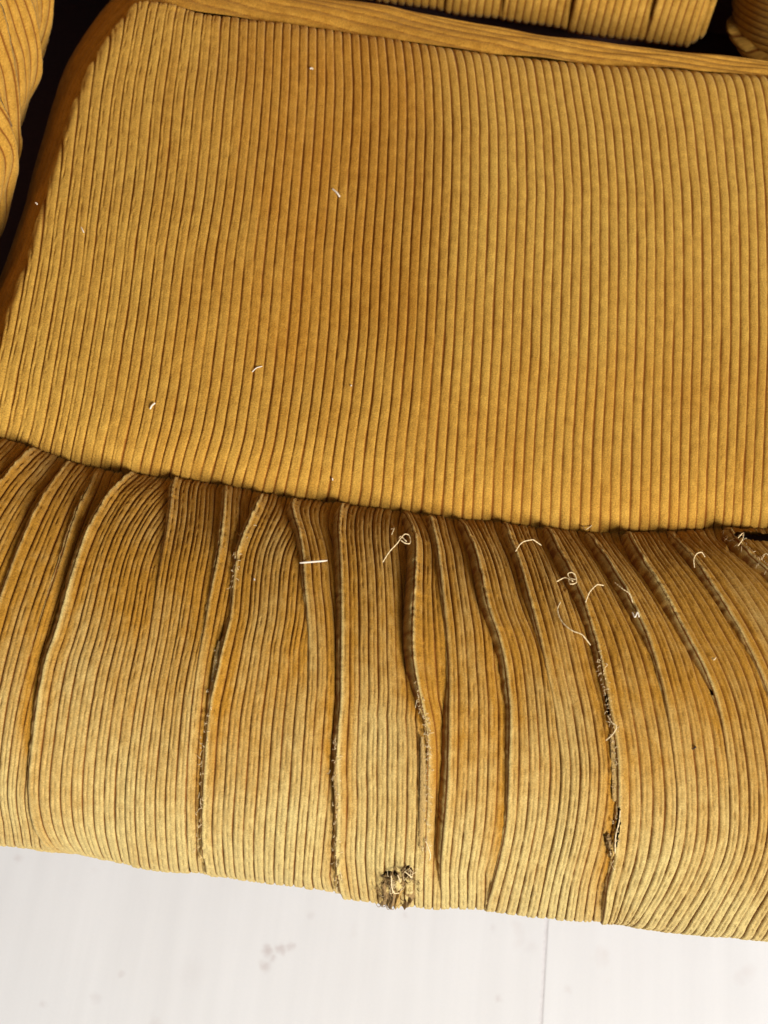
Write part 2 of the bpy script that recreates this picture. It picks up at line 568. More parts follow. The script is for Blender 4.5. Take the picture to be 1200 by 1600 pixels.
def on_roll(px, py):
    """first hit of the photograph's ray with the bolster -> (X, phi)"""
    px, py = np.asarray(px, float), np.asarray(py, float)
    d = ray(px, py)
    ts = np.linspace(0.5, 1.0, 1600)
    P = CAM + d[:, None] * ts[None, :, None]
    yc, ry = roll_params(P[..., 0])
    F = ((P[..., 1] - yc) / ry) ** 2 + ((P[..., 2] - ZC) / RZ) ** 2 - 1
    neg = F < 0
    hit = neg.any(axis=1)
    i = np.where(hit, neg.argmax(axis=1), F.argmin(axis=1))
    k = np.arange(len(px))
    j = np.maximum(i - 1, 0)
    f0, f1 = F[k, j], F[k, i]
    a = np.where(hit, f0 / (f0 - f1 + 1e-12), 1.0)
    Q = P[k, j] * (1 - a)[:, None] + P[k, i] * a[:, None]
    yc, ry = roll_params(Q[:, 0])
    phi = np.arctan2((Q[:, 2] - ZC) / RZ, (Q[:, 1] - yc) / ry)
    phi = np.where(phi < -1.2, phi + 2 * math.pi, phi)
    return Q[:, 0], phi


front = C(bpy.data.objects.new('front_roll', None)) if False else None
PLEATS = [  # path (photograph px), then (y, ridge mm, valley mm)
    ([(-260, 668), (-330, 760), (-390, 950), (-410, 1150), (-400, 1290)], [(670, 3, 3), (900, 1, 2), (1200, 0, 0)]),
    ([(-120, 672), (-180, 760), (-240, 900), (-270, 1050), (-278, 1180), (-270, 1300)], [(670, 3, 3), (850, 2, 3), (1100, 0, 0)]),
    ([(-25, 680), (-90, 750), (-140, 850), (-172, 960), (-190, 1100), (-188, 1200), (-175, 1310)], [(680, 3, 3), (850, 2, 3), (1100, 0, 0)]),
    ([(57, 699), (30, 726), (0, 760), (-40, 820), (-78, 900), (-102, 1000), (-115, 1100), (-118, 1200), (-108, 1308)], [(700, 4, 4), (800, 3, 4), (1000, 1, 2), (1200, 0, 0)]),
    ([(110, 722), (80, 760), (57, 800), (40, 835), (18, 885), (-5, 950), (-25, 1030), (-38, 1110), (-42, 1200), (-32, 1318)], [(722, 2.5, 3), (800, 3.5, 4), (900, 2, 3), (1050, 1, 1), (1250, 0, 0)]),
    ([(152, 731), (140, 760), (123, 795), (105, 840), (85, 900), (65, 960), (45, 1030), (28, 1100), (16, 1180), (12, 1250), (24, 1325)], [(731, 1, 2), (800, 3, 3), (860, 1.5, 2), (950, .4, 1), (1050, 0, 0)]),
    ([(212, 738), (198, 752), (168, 785), (143, 825), (120, 880), (105, 930), (88, 985), (72, 1030), (60, 1090), (51, 1160), (46, 1210), (46, 1250), (55, 1290), (83, 1336)],
     [(738, 4, 4), (800, 4.5, 7), (900, 3, 8), (1000, 2.5, 8), (1100, 1.5, 6), (1180, 1, 3), (1250, .5, 1), (1336, 1.5, 1.5)]),
    ([(278, 747), (268, 764), (265, 795), (258, 840), (247, 900), (231, 1000), (215, 1080), (202, 1167), (196, 1240), (197, 1300), (205, 1354)], [(747, 4, 3), (790, 3, 2), (850, 1, 1), (920, 0, 0)]),
    ([(350, 757), (348, 800), (344, 845), (335, 895), (326, 940), (318, 985), (309, 1030), (302, 1080), (297, 1130), (292, 1200), (290, 1270), (296, 1367)], [(757, 2, 2), (840, 3, 2), (915, 2, 2), (1000, .5, 1), (1080, 0, 0)]),
    ([(410, 770), (397, 803), (383, 833), (373, 857), (367, 887), (363, 920), (360, 960), (353, 993), (344, 1030), (335, 1070), (327, 1105), (322, 1150), (318, 1220), (315, 1290), (318, 1330), (324, 1371)],
     [(770, 3, 2), (803, 4.5, 5), (880, 3, 2), (960, 1, 2), (1000, 3, 3), (1090, 3, 4), (1110, 1, 5), (1200, 2, 5), (1300, 1.5, 4), (1370, 2, 3)]),
    ([(462, 778), (453, 795), (460, 817), (467, 843), (472, 873), (474, 913), (478, 947), (481, 1000), (481, 1060), (476, 1130), (470, 1223), (463, 1310), (458, 1391)], [(780, 4, 4), (817, 3, 4), (873, 2, 3), (950, 1, 2), (1000, .5, 1), (1080, 0, 0)]),
    ([(537, 786), (530, 800), (527, 833), (529, 860), (531, 900), (532, 967), (531, 1033), (531, 1090), (527, 1150), (525, 1200), (527, 1240), (526, 1290), (524, 1330), (528, 1370), (536, 1402)],
     [(785, 4, 4), (830, 3, 5), (900, 2, 6), (1000, 2, 5), (1100, 2, 4), (1160, 3, 5), (1250, 2, 4), (1320, 2, 4), (1400, 3, 3)]),
    ([(627, 798), (640, 823), (647, 850), (647, 890), (645, 933), (643, 983), (644, 1027), (650, 1065), (658, 1100), (665, 1135), (668, 1180), (667, 1250), (665, 1310), (662, 1370), (662, 1420)],
     [(800, 2, 3), (847, 4.5, 7), (950, 5, 9), (1050, 4.5, 9), (1097, 3, 6), (1133, 1.5, 2), (1180, 1, 1), (1300, .6, 1), (1420, .5, .5)]),
    ([(667, 803), (675, 833), (682, 860), (685, 890), (688, 915), (692, 953), (697, 1000), (700, 1050), (700, 1120), (699, 1190), (696, 1250), (691, 1310), (688, 1360), (690, 1421)],
     [(812, 3, 2), (860, 3, 2), (913, 2, 2), (1000, .5, 1), (1080, .5, 4), (1150, 1, 10), (1250, 1, 12), (1330, 1, 8), (1400, .5, 2)]),
    ([(713, 810), (727, 837), (740, 867), (749, 900), (755, 930), (763, 960), (777, 997), (786, 1030), (791, 1065), (795, 1110), (794, 1183), (790, 1283), (780, 1340), (765, 1395), (757, 1425)],
     [(812, 3, 3), (867, 3, 4), (917, 3, 7), (1000, 2, 7), (1100, 1.5, 5), (1200, 1, 4), (1300, .5, 3), (1400, 1, 2)]),
    ([(783, 815), (793, 840), (805, 866), (814, 895), (824, 935), (833, 967), (843, 1005), (853, 1050), (863, 1095), (870, 1140), (876, 1200), (870, 1283), (852, 1367), (838, 1433)], [(813, 3, 4), (863, 2.5, 4), (933, 2, 4), (1000, 1, 2), (1100, .3, .5), (1200, 0, 0)]),
    ([(847, 824), (871, 863), (887, 893), (898, 915), (911, 945), (923, 980), (934, 1020), (943, 1065), (949, 1100), (957, 1140), (962, 1180), (964, 1240), (963, 1290), (958, 1340), (950, 1375), (944, 1420), (940, 1447)],
     [(825, 2, 4), (893, 3, 8), (940, 3, 7), (1017, 2, 6), (1100, 1, 4), (1200, 1.2, 3), (1300, 1.2, 4), (1370, 1, 4), (1448, 2, 4)]),
    ([(913, 831), (940, 872), (963, 907), (981, 938), (997, 970), (1010, 1000), (1024, 1043), (1038, 1100), (1049, 1170), (1056, 1245), (1050, 1320), (1030, 1380), (1002, 1430), (985, 1452)], [(837, 3, 4), (907, 3, 7), (970, 2, 6), (1050, 1, 2), (1150, 0, 0)]),
    ([(973, 831), (997, 875), (1020, 907), (1040, 938), (1058, 970), (1075, 1002), (1092, 1033), (1107, 1066), (1119, 1100), (1130, 1150), (1139, 1233), (1136, 1317), (1113, 1377), (1083, 1430), (1062, 1460)], [(847, 3, 5), (937, 3, 7), (1030, 2.5, 6), (1100, 1, 4), (1150, .3, 1), (1230, 0, 0)]),
    ([(1040, 829), (1055, 853), (1080, 880), (1101, 910), (1124, 942), (1147, 977), (1170, 1018), (1190, 1060), (1208, 1110), (1222, 1170), (1230, 1240), (1226, 1310), (1208, 1370), (1182, 1425), (1155, 1468)], [(830, 2, 3), (880, 2.5, 4), (977, 2, 3), (1060, 1, 1.5), (1150, 0, 0)]),
    ([(1127, 824), (1150, 855), (1177, 880), (1204, 905), (1240, 950), (1272, 1010), (1298, 1080), (1315, 1160), (1322, 1250), (1310, 1340), (1280, 1420), (1250, 1477)], [(830, 3, 6), (900, 2.5, 5), (1000, 1.5, 2), (1150, 0, 0)]),
    ([(1205, 826), (1260, 870), (1318, 940), (1360, 1020), (1392, 1110), (1408, 1200), (1404, 1300), (1384, 1400), (1350, 1485)], [(830, 3, 6), (900, 2.5, 4), (1000, 1.5, 2), (1150, 0, 0)]),
    ([(1330, 822), (1400, 880), (1460, 980), (1495, 1100), (1505, 1200), (1500, 1300), (1470, 1420), (1440, 1495)], [(830, 3, 4), (1000, 1.5, 2), (1150, 0, 0)]),
]
NPH = 470
# rows denser where the camera sees the cloth, a few more under the roll
phis = np.concatenate([np.linspace(PHI0 - 0.13, math.radians(196), NPH - 60), np.linspace(math.radians(196), PHI1, 61)[1:]])
NPH = len(phis)
GX, GH, GV = [], [], []
for path, amp in PLEATS:
    p = spline(path, 60)
    X, ph = on_roll(p[:, 0], p[:, 1])
    o = np.argsort(ph)
    ph, X, yy = ph[o], X[o], p[o, 1]
    ph = ph + np.arange(len(ph)) * 1e-7
    gxx = np.interp(phis, ph, X)
    sl = (X[-1] - X[-8]) / (ph[-1] - ph[-8] + 1e-6)
    sl = np.clip(sl, -0.05, 0.05)
    over = phis > ph[-1]
    gxx[over] = X[-1] + sl * (1 - np.exp(-(phis[over] - ph[-1]) / 0.35)) * 0.35
    gxx = smooth(gxx, 7)
    yk = np.interp(phis, ph, yy)
    a = np.array(amp, float)
    GX.append(gxx)
    GH.append(smooth(np.interp(yk, a[:, 0], a[:, 1]), 6) / 1000)
    GV.append(smooth(np.interp(yk, a[:, 0], a[:, 2]), 6) / 1000)
GX, GH, GV = np.array(GX), np.array(GH), np.array(GV)

PW = 0.00535                                               # one wale on the roll
_rl = roll_pt(np.full(NPH, 0.0), phis)
rarc = np.concatenate([[0], np.cumsum(np.linalg.norm(np.diff(_rl, axis=0), axis=1))])
rarc -= np.interp(PHI0, phis, rarc)

front_core_X = np.linspace(-0.40, 0.42, 200)
cp = np.linspace(PHI0 - 0.15, PHI1, 120)
XX, PP = np.meshgrid(front_core_X, cp, indexing='ij')
core = roll_pt(XX, PP)
_cx, _cy = to_px(core)
_near = np.exp(-((_cx - 622) / 40) ** 2 - ((_cy - 1375) / 50) ** 2) + np.exp(-((_cx - 962) / 14) ** 2 - ((_cy - 1290) / 50) ** 2)
core = core - roll_nrm(XX, PP) * (0.015 - 0.0105 * np.clip(_near, 0, 1))[..., None]
core[:, 0] = core[:, 0]
roll = C(grid_mesh('front_roll', core, None, M_LINING))
roll['label'] = 'ruched front roll, frayed and torn along its folds'

# tears: polygons in the photograph where the cloth is really missing
def ell(cx, cy, rx, ry_, ang=0.0):
    return cx, cy, rx, ry_, math.radians(ang)


HOLES = [ell(636, 1362, 9, 9, 30), ell(608, 1367, 13, 4.5, -8), ell(965, 1292, 2.6, 30, 6), ell(948, 1096, 1.8, 10, -6), ell(951, 1112, 1.8, 7, -12),
         ell(1111, 1080, 1.0, 5, -12), ell(660, 1205, 2.0, 4, 0), ell(1180, 838, 34, 5.5, 6)]
CRUMPLE = [(618, 1388, 26, 24, 0.0042), (318, 1110, 10, 14, 0.002), (318, 1330, 9, 40, 0.0022), (527, 1355, 10, 40, 0.0024),
           (952, 1310, 12, 24, 0.0022), (950, 1390, 10, 25, 0.0015), (955, 1210, 9, 60, 0.0009), (370, 850, 10, 40, 0.0018), (345, 860, 6, 40, 0.0015),
           (658, 1240, 9, 90, 0.0011), (990, 960, 8, 14, 0.001), (885, 915, 10, 12, 0.0012), (1060, 845, 12, 12, 0.0016), (1140, 845, 14, 14, 0.0016),
           (612, 815, 10, 18, 0.0014)]


def hole_mask(ix, iy):
    keep = np.ones(ix.shape, bool)
    jx = ix + vnoise(ix / 3, iy / 3, 71) * 1.6
    jy = iy + vnoise(ix / 3 + 40, iy / 3, 72) * 1.6
    for cx, cy, rx, ry_, an in HOLES:
        dx, dy = jx - cx, jy - cy
        a = dx * math.cos(an) + dy * math.sin(an)
        b = -dx * math.sin(an) + dy * math.cos(an)
        keep &= (a / rx) ** 2 + (b / ry_) ** 2 > 1
    return keep


wale_total = 0.0
pleat_grids = []
for k in range(len(PLEATS) - 1):
    XL, XR = GX[k], GX[k + 1]
    start = np.clip((rarc - 0.001) / 0.012, 0, 1)
    start = start * start * (3 - 2 * start)
    end = 1 - 0.65 * np.clip((phis - math.radians(160)) / math.radians(25), 0, 1)
    hL, vR, vL = GH[k] * start * end, 0.75 * GV[k + 1] * start * end, 0.75 * GV[k] * start * end
    width = np.maximum(XR - XL, 0.004)
    dl = np.gradient((XL + XR) / 2) / np.gradient(rarc)
    kk = np.sqrt(1 + np.clip(dl, -1.2, 1.2) ** 2)
    vis = phis < math.radians(190)
    n = max(2, int(round((width / (PW * kk))[vis].max())))
    strength = smooth(np.clip((GH[k + 1] + GV[k + 1]) / 0.0022, 0, 1), 45)
    fit = width / n
    pitch = fit + (np.maximum(PW * kk * 0.88, fit) - fit) * strength
    # columns: a rounded lip curling under the left edge, then n wales
    lip = np.linspace(1, 0, 7)[:-1]
    c = np.arange(0, n * SPW + 1) / SPW
    c2 = c[:, None]
    X = XL[None] + c2 * pitch[None]
    dleft = (X - XL[None])
    e = np.maximum(X - XR[None], 0)
    A2_ = rarc[None] + 0 * c2
    Xc = np.where(e > 0, XR[None] + 0.005 * (1 - np.exp(-e / 0.006)), X)
    under = np.where(e > 0, -(0.0004 + 0.55 * np.minimum(e, 0.011)), 0)
    dright = np.maximum(XR[None] - Xc, 0)
    ridge = hL[None] * (1 + 0.25 * vnoise(A2_ / 0.006, A2_ * 0 + k, 58) + 0.15 * vnoise(A2_ / 0.0018, A2_ * 0 + k, 60)) * (0.62 * np.exp(-(dleft / 0.0021) ** 1.5) + 0.38 * np.exp(-(dleft / 0.0065) ** 1.3))
    valley = -vR[None] * np.exp(-(dright / 0.0085) ** 1.6) * (1 - 0.25 * np.exp(-(dright / 0.002)))
    wi = np.floor(c + 1e-6)
    wi = wi + wale_total
    A2 = rarc[None] + 0 * c2
    wob = vnoise(wi[:, None] * 3.7 + 0 * A2, A2 / 0.03, 41) * 0.035 + vnoise(wi[:, None] * 5.1 + 0 * A2, A2 / 0.006, 42) * 0.025
    u = (c - np.floor(c + 1e-6))[:, None] + wob
    uu = np.clip(np.abs(2 * u - 1), 0, 1)
    rb = 1 - uu ** 5.5
    brk = vnoise(wi[:, None] * 9.3 + 0 * A2, A2 / 0.004, 43)
    off = vnoise(wi * 4.4, wi * 0 + 5, 44)[:, None] * 0.10
    rb = rb - np.exp(-((u - 0.47 - off) / 0.07) ** 2) * np.clip(0.6 + brk * 0.8, 0, 1) * 0.58
    rb = rb - 0.12 * np.clip(vnoise(c2 * 5 + wale_total + 0 * A2, A2 / 0.0016, 45), 0, 1)
    hg = 0.0016 * (1 + 0.25 * vnoise(wi[:, None] * 2.3 + 0 * A2, A2 / 0.015, 46))
    swell = vnoise((c2 + wale_total) / 6 + 0 * A2, A2 / 0.04, 47) * 0.0016
    micro = vnoise((c2 + wale_total) * 6 + 0 * A2, A2 / 0.0010, 48) * 0.00010
    base = roll_pt(Xc, phis[None] + 0 * Xc)
    Nn = roll_nrm(Xc, phis[None] + 0 * Xc)
    ix, iy = to_px(base)
    cr = np.zeros_like(Xc)
    for cx, cy, rx, ry_, am in CRUMPLE:
        g = np.exp(-((ix - cx) / rx) ** 2 - ((iy - cy) / ry_) ** 2)
        cr += am * g * (vnoise(ix / 7.0, iy / 11.0, 51) * 0.8 + vnoise(ix / 3.2, iy / 4.5, 52) * 0.4)
    gather = np.exp(-np.maximum(A2, 0) / 0.010) * vnoise((c2 + wale_total) * 0.8 + 0 * A2, A2 / 0.01, 53) * 0.0007 - 0.0014 * np.exp(-np.maximum(A2, 0) / 0.004)
    swell = swell * (0.25 + 0.75 * start[None])
    off_n = ridge + valley + under + rb * hg + swell + micro + cr + gather
    P = base + Nn * off_n[..., None]
    # lateral direction for the lip
    lipP, lipr = [], []
    drop = hL + 0.85 * vL + 0.0016
    for l in lip:
        b = roll_pt(XL - drop * (0.15 * l + 0.22 * math.sin(l * math.pi / 2)), phis)
        hh = (hL * 0.97 + hg[0] * np.maximum(rb[0], 0) + swell[0] + cr[0] + gather[0]) - drop * (0.25 * l + 0.75 * l ** 2)
        b[:, 0] += vnoise(A2[0] / 0.0025, A2[0] * 0 + k, 55) * 0.0004 * math.sin(l * math.pi)
        lipP.append(b + roll_nrm(XL, phis) * hh[:, None])
        lipr.append(np.clip(0.8 - 0.6 * l + 0.3 * vnoise(A2[0] / 0.002, A2[0] * 0 + k + 9, 56), 0, 1))
    P = np.concatenate([np.array(lipP), P], axis=0)
    rb = np.concatenate([np.array(lipr), rb], axis=0)
    # bare, unfaded cloth inside the folds, pile rubbed pale on the front
    front_wear = np.clip((phis - math.radians(75)) / math.radians(85), 0, 1)[None]
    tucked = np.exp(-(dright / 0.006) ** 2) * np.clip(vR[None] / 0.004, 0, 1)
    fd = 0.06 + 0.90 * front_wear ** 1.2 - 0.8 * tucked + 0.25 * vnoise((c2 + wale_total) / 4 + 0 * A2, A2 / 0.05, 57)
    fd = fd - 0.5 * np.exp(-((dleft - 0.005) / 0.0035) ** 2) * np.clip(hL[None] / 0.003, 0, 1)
    fd = fd + 1.0 * np.exp(-(dleft / 0.0014) ** 2) * np.clip(hL[None] / 0.002, 0, 1)  # crest paler: rubbed pile, plus the lit fold edge painted in
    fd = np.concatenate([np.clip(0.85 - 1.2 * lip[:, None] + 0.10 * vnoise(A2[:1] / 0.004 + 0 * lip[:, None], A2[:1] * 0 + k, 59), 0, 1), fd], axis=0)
    cc = np.concatenate([-lip * 0.5, c])
    cu = np.concatenate([-lip[:, None] * (drop / PW)[None] * 1.1, c2 + 0 * rarc[None]])
    uv = np.stack([cu + wale_total, rarc[None] / 0.0055 + 0 * cc[:, None]], -1)
    ix, iy = to_px(P)
    keep = hole_mask(ix, iy)
    o = grid_mesh('pleat', P, {'rib': np.clip(rb, 0, 1), 'fade_and_light': np.clip(fd, 0, 1)}, M_ROLL, roll, uv, keep)
    wale_total += n + 3


# ------------------------------------------------------------------ seam, threads, tears
def roll_path(pts, n, lift):
    p = spline(pts, n)
    X, ph = on_roll(p[:, 0], p[:, 1])
    l = np.interp(np.linspace(0, 1, n), np.linspace(0, 1, len(lift)), lift) / 1000
    return roll_pt(X, ph) + roll_nrm(X, ph) * l[:, None]


THREADS = [
    ([(597, 884), (607, 873), (620, 864), (630, 852), (637, 853), (638, 865), (630, 866), (621, 860), (624, 853), (634, 857)], [2, 4, 6, 8, 7, 6, 7, 8, 6, 4]),
    ([(804, 868), (811, 861), (826, 859), (844, 861)], [2, 5, 6, 3]),
    ([(912, 838), (905, 826), (909, 816), (916, 819)], [3, 4, 5, 4]),
    ([(925, 822), (923, 832), (914, 837)], [4, 4, 3]),
    ([(868, 914), (880, 912), (892, 919), (884, 908), (895, 910), (897, 920), (888, 923), (886, 914), (898, 913)], [2, 4, 5, 4, 6, 4, 5, 4, 3]),
    ([(913, 946), (918, 935), (929, 926), (941, 922)], [2, 5, 6, 3]),
    ([(874, 945), (869, 958), (875, 977), (890, 992), (905, 998), (921, 1011)], [2, 3, 4, 5, 5, 2]),
    ([(957, 919), (968, 930), (980, 938), (986, 948)], [4, 5, 5, 3]),
    ([(1083, 893), (1080, 886), (1084, 880), (1092, 878), (1098, 881)], [2, 5, 6, 6, 4]),
    ([(948, 1118), (953, 1128), (960, 1134), (956, 1144), (945, 1156)], [1, 3, 4, 4, 2]),
    ([(665, 1308), (670, 1316), (673, 1326), (671, 1338)], [2, 4, 4, 2]),
    ([(612, 1358), (615, 1372), (621, 1380), (626, 1384)], [3, 6, 6, 3]),
    ([(622, 1357), (626, 1362), (624, 1368)], [3, 5, 3]),
    ([(633, 1352), (641, 1356), (645, 1362)], [3, 4, 3]),
    ([(610, 833), (614, 836), (611, 842)], [2, 4, 2]),
    ([(1150, 850), (1157, 846), (1156, 856), (1150, 862)], [3, 5, 5, 3]),
    ([(968, 1262), (966, 1280), (961, 1300), (960, 1328)], [2, 2, 2, 2]),
    ([(1110, 1030), (1112, 1034), (1116, 1030)], [2, 3, 2]),
]
for pts, lift in THREADS:
    n = 10 + 6 * len(pts)
    P = roll_path(pts, n, np.array(lift) + 0.8)
    r = 0.00034 + 0.00008 * np.sin(np.arange(n) * 1.7)
    r[0] = r[-1] = 0.0002
    tube('loose_thread', P, r, M_THREAD, roll, 5)

# bare backing where the pile has worn off along a fold: a strip of cross threads
def backing(path, wpx, lift):
    p = spline(path, 80)
    d = np.gradient(p, axis=0)
    d /= np.linalg.norm(d, axis=1, keepdims=True)
    nrm2 = np.stack([-d[:, 1], d[:, 0]], 1)
    cols = []
    for q in np.linspace(-1, 1, 7):
        pp = p + nrm2 * (q * wpx / 2 * np.sin(np.linspace(0.15, math.pi - 0.15, 80)) ** 0.5 + 0.0)[:, None]
        X, ph = on_roll(pp[:, 0], pp[:, 1])
        s = np.arange(80)
        l = lift / 1000 + 0.0004 * (1 - q * q) + 0.00022 * np.sin(s * 2.4 + q) + 0.0002 * vnoise(s * 0.7, s * 0 + q * 5, 61)
        cols.append(roll_pt(X, ph) + roll_nrm(X, ph) * l[:, None])
    return grid_mesh('worn_strip', np.array(cols), None, M_BACKING, roll)


backing([(955, 1150), (959, 1180), (961, 1215), (959, 1250)], 11, 1.5)
backing([(659, 1150), (661, 1200), (660, 1260), (657, 1320)], 9, 1.9)
backing([(343, 1003), (339, 1030), (335, 1060), (330, 1092)], 8, 2.0)
backing([(526, 1180), (525, 1215), (527, 1245), (526, 1275)], 7, 2.0)

def flap(path, wpx, hts, fd):
    n = 40
    p = spline(path, n)
    d = np.gradient(p, axis=0)
    d /= np.linalg.norm(d, axis=1, keepdims=True)
    nr2 = np.stack([-d[:, 1], d[:, 0]], 1)
    cols = []
    qs = np.linspace(-1, 1, 13)
    for q in qs:
        pp = p + nr2 * (q * wpx / 2) + np.stack([vnoise(np.arange(n) * 0.3, np.full(n, q * 3.0), 66), vnoise(np.arange(n) * 0.3, np.full(n, q * 3.0), 67)], 1) * 1.6
        X, ph = on_roll(pp[:, 0], pp[:, 1])
        l = (np.interp(q, np.linspace(-1, 1, len(hts)), hts) + 0.5 * vnoise(np.arange(n) * 0.25, np.full(n, q * 2), 68)) / 1000
        cols.append(roll_pt(X, ph) + roll_nrm(X, ph) * l[:, None])
    P = np.array(cols)
    uv = np.stack([np.broadcast_to((qs * wpx / 30)[:, None], P.shape[:2]), np.broadcast_to(np.arange(n)[None] * 0.08, P.shape[:2])], -1)
    return grid_mesh('torn_flap', P, {'rib': np.full(P.shape[:2], 0.75), 'fade_and_light': np.full(P.shape[:2], fd)}, M_FRAY if fd < 0.4 else M_ROLL, roll, uv)


flap([(600, 1374), (602, 1390), (597, 1412)], 15, [0.6, 3.2, 1.0], 0.2)
flap([(613, 1377), (616, 1392), (609, 1414)], 12, [0.5, 4.2, 0.8], 0.35)
flap([(628, 1382), (622, 1396), (618, 1414)], 12, [0.6, 4.0, 0.4], 0.5)
flap([(636, 1386), (645, 1394), (632, 1408)], 9, [0.8, 4.5, 1.5], -0.2)
flap([(628, 1362), (627, 1372), (632, 1380)], 8, [0.2, 2.5, -0.5], 0.3)
flap([(948, 1303), (951, 1312), (950, 1322)], 7, [0.6, 3.0, 0.8], 0.2)
flap([(954, 1318), (957, 1328), (953, 1336)], 7, [0.6, 2.8, 0.8], 0.6)

def hairs(name, spots, n, length, lift, mat, rad=0.00022):
    Vs, Qs, off = [], [], 0
    for i in range(n):
        x, y, sx, sy = spots[i % len(spots)]
        x, y = x + rng.normal() * sx, y + rng.normal() * sy
        a = rng.uniform(0, 2 * math.pi)
        L = length * rng.uniform(0.5, 1.4)
        b = a + rng.normal() * 0.9
        p = np.array([(x, y), (x + L * .5 * math.cos(a), y + L * .5 * math.sin(a)), (x + L * .5 * (math.cos(a) + math.cos(b)), y + L * .5 * (math.sin(a) + math.sin(b)))])
        pp = spline(p, 7)
        X, ph = on_roll(pp[:, 0], pp[:, 1])
        l = (0.8 + lift * rng.uniform(0.3, 1.0) * np.sin(np.linspace(0.1, 2.6, 7))) / 1000
        P = roll_pt(X, ph) + roll_nrm(X, ph) * l[:, None]
        T = np.gradient(P, axis=0)
        T /= np.linalg.norm(T, axis=1, keepdims=True) + 1e-9
        A = np.cross(T, [0.3, 0.2, 0.93])
        A /= np.linalg.norm(A, axis=1, keepdims=True) + 1e-9
        B = np.cross(T, A)
        an = np.array([0, 2.1, 4.2])
        R = rad * np.linspace(1, 0.5, 7)
        V = P[:, None] + R[:, None, None] * (np.cos(an)[None, :, None] * A[:, None] + np.sin(an)[None, :, None] * B[:, None])
        Vs.append(V.reshape(-1, 3))
        for r in range(6):
            for j in range(3):
                k = (j + 1) % 3
                Qs.append((off + r * 3 + j, off + r * 3 + k, off + r * 3 + 3 + k, off + r * 3 + 3 + j))
        off += 21
    o = mesh_np(name, np.concatenate(Vs), np.array(Qs), None, mat, roll)
    o['kind'] = 'stuff'
    return o


def along(path, n, sx, sy):
    p = spline(path, n)
    return [(x, y, sx, sy) for x, y in p]


hairs('frayed_tuft', [(612, 1366, 9, 4), (634, 1362, 7, 6), (620, 1385, 12, 10), (604, 1395, 8, 9)], 130, 13, 4.0, M_FRAY, 0.00028)
hairs('frayed_tuft', [(612, 1366, 9, 4), (634, 1358, 6, 5), (622, 1382, 10, 9)], 34, 13, 5.0, M_THREAD)
hairs('frayed_fringe', along([(650, 1065), (658, 1100), (667, 1135), (669, 1180), (668, 1250), (666, 1340)], 60, 3.0, 3), 90, 6, 2.6, M_THREAD)
hairs('frayed_fringe', along([(934, 1020), (943, 1065), (950, 1100), (958, 1140), (962, 1180), (964, 1240), (962, 1290), (954, 1345)], 60, 3.2, 3), 100, 6, 3.0, M_THREAD)
hairs('frayed_fringe', along([(353, 995), (344, 1030), (335, 1070), (324, 1108), (318, 1150), (314, 1220), (312, 1330)], 60, 3.2, 3), 70, 6, 3.0, M_THREAD)
hairs('frayed_fringe', along([(527, 1150), (525, 1200), (527, 1260), (524, 1330), (530, 1390)], 50, 3.0, 3), 60, 6, 3.0, M_THREAD)
hairs('frayed_fringe', along([(400, 800), (383, 835), (370, 870), (364, 915)], 30, 2.5, 3), 60, 8, 2.4, M_THREAD)
hairs('frayed_fringe', along([(1130, 838), (1150, 850), (1180, 875), (1200, 897)], 30, 3, 3), 60, 8, 3.0, M_THREAD)

# seam thread line between the seat panel and the roll
sx = np.linspace(-0.33, 0.36, 300)
sp = np.stack([sx, seam_y(sx) - 0.001 + 0.0006 * vnoise(sx / 0.006, sx * 0, 62), np.full(300, Z_SEAM - 0.0035) + 0.0008 * vnoise(sx / 0.004, sx * 0 + 3, 63)], 1)
s = C(tube('seam', sp, 0.0022, M_SEAM, None, 8))


# ------------------------------------------------------------------ padded arms, backrest, wing
def padded(name, P, kcol, arcrow, mat, p=3.0, h=0.0012, fade_and_light=0.3, flip=1):
    N = grid_normals(P) * flip
    u = kcol - np.floor(kcol)
    rb = 1 - np.abs(2 * u - 1) ** p
    P = P + N * (rb * h)[..., None]
    return C(grid_mesh(name, P, {'rib': np.clip(rb, 0, 1), 'fade_and_light': np.full(P.shape[:2], fade_and_light)}, mat, None,
                       np.stack([kcol, arcrow], -1)))


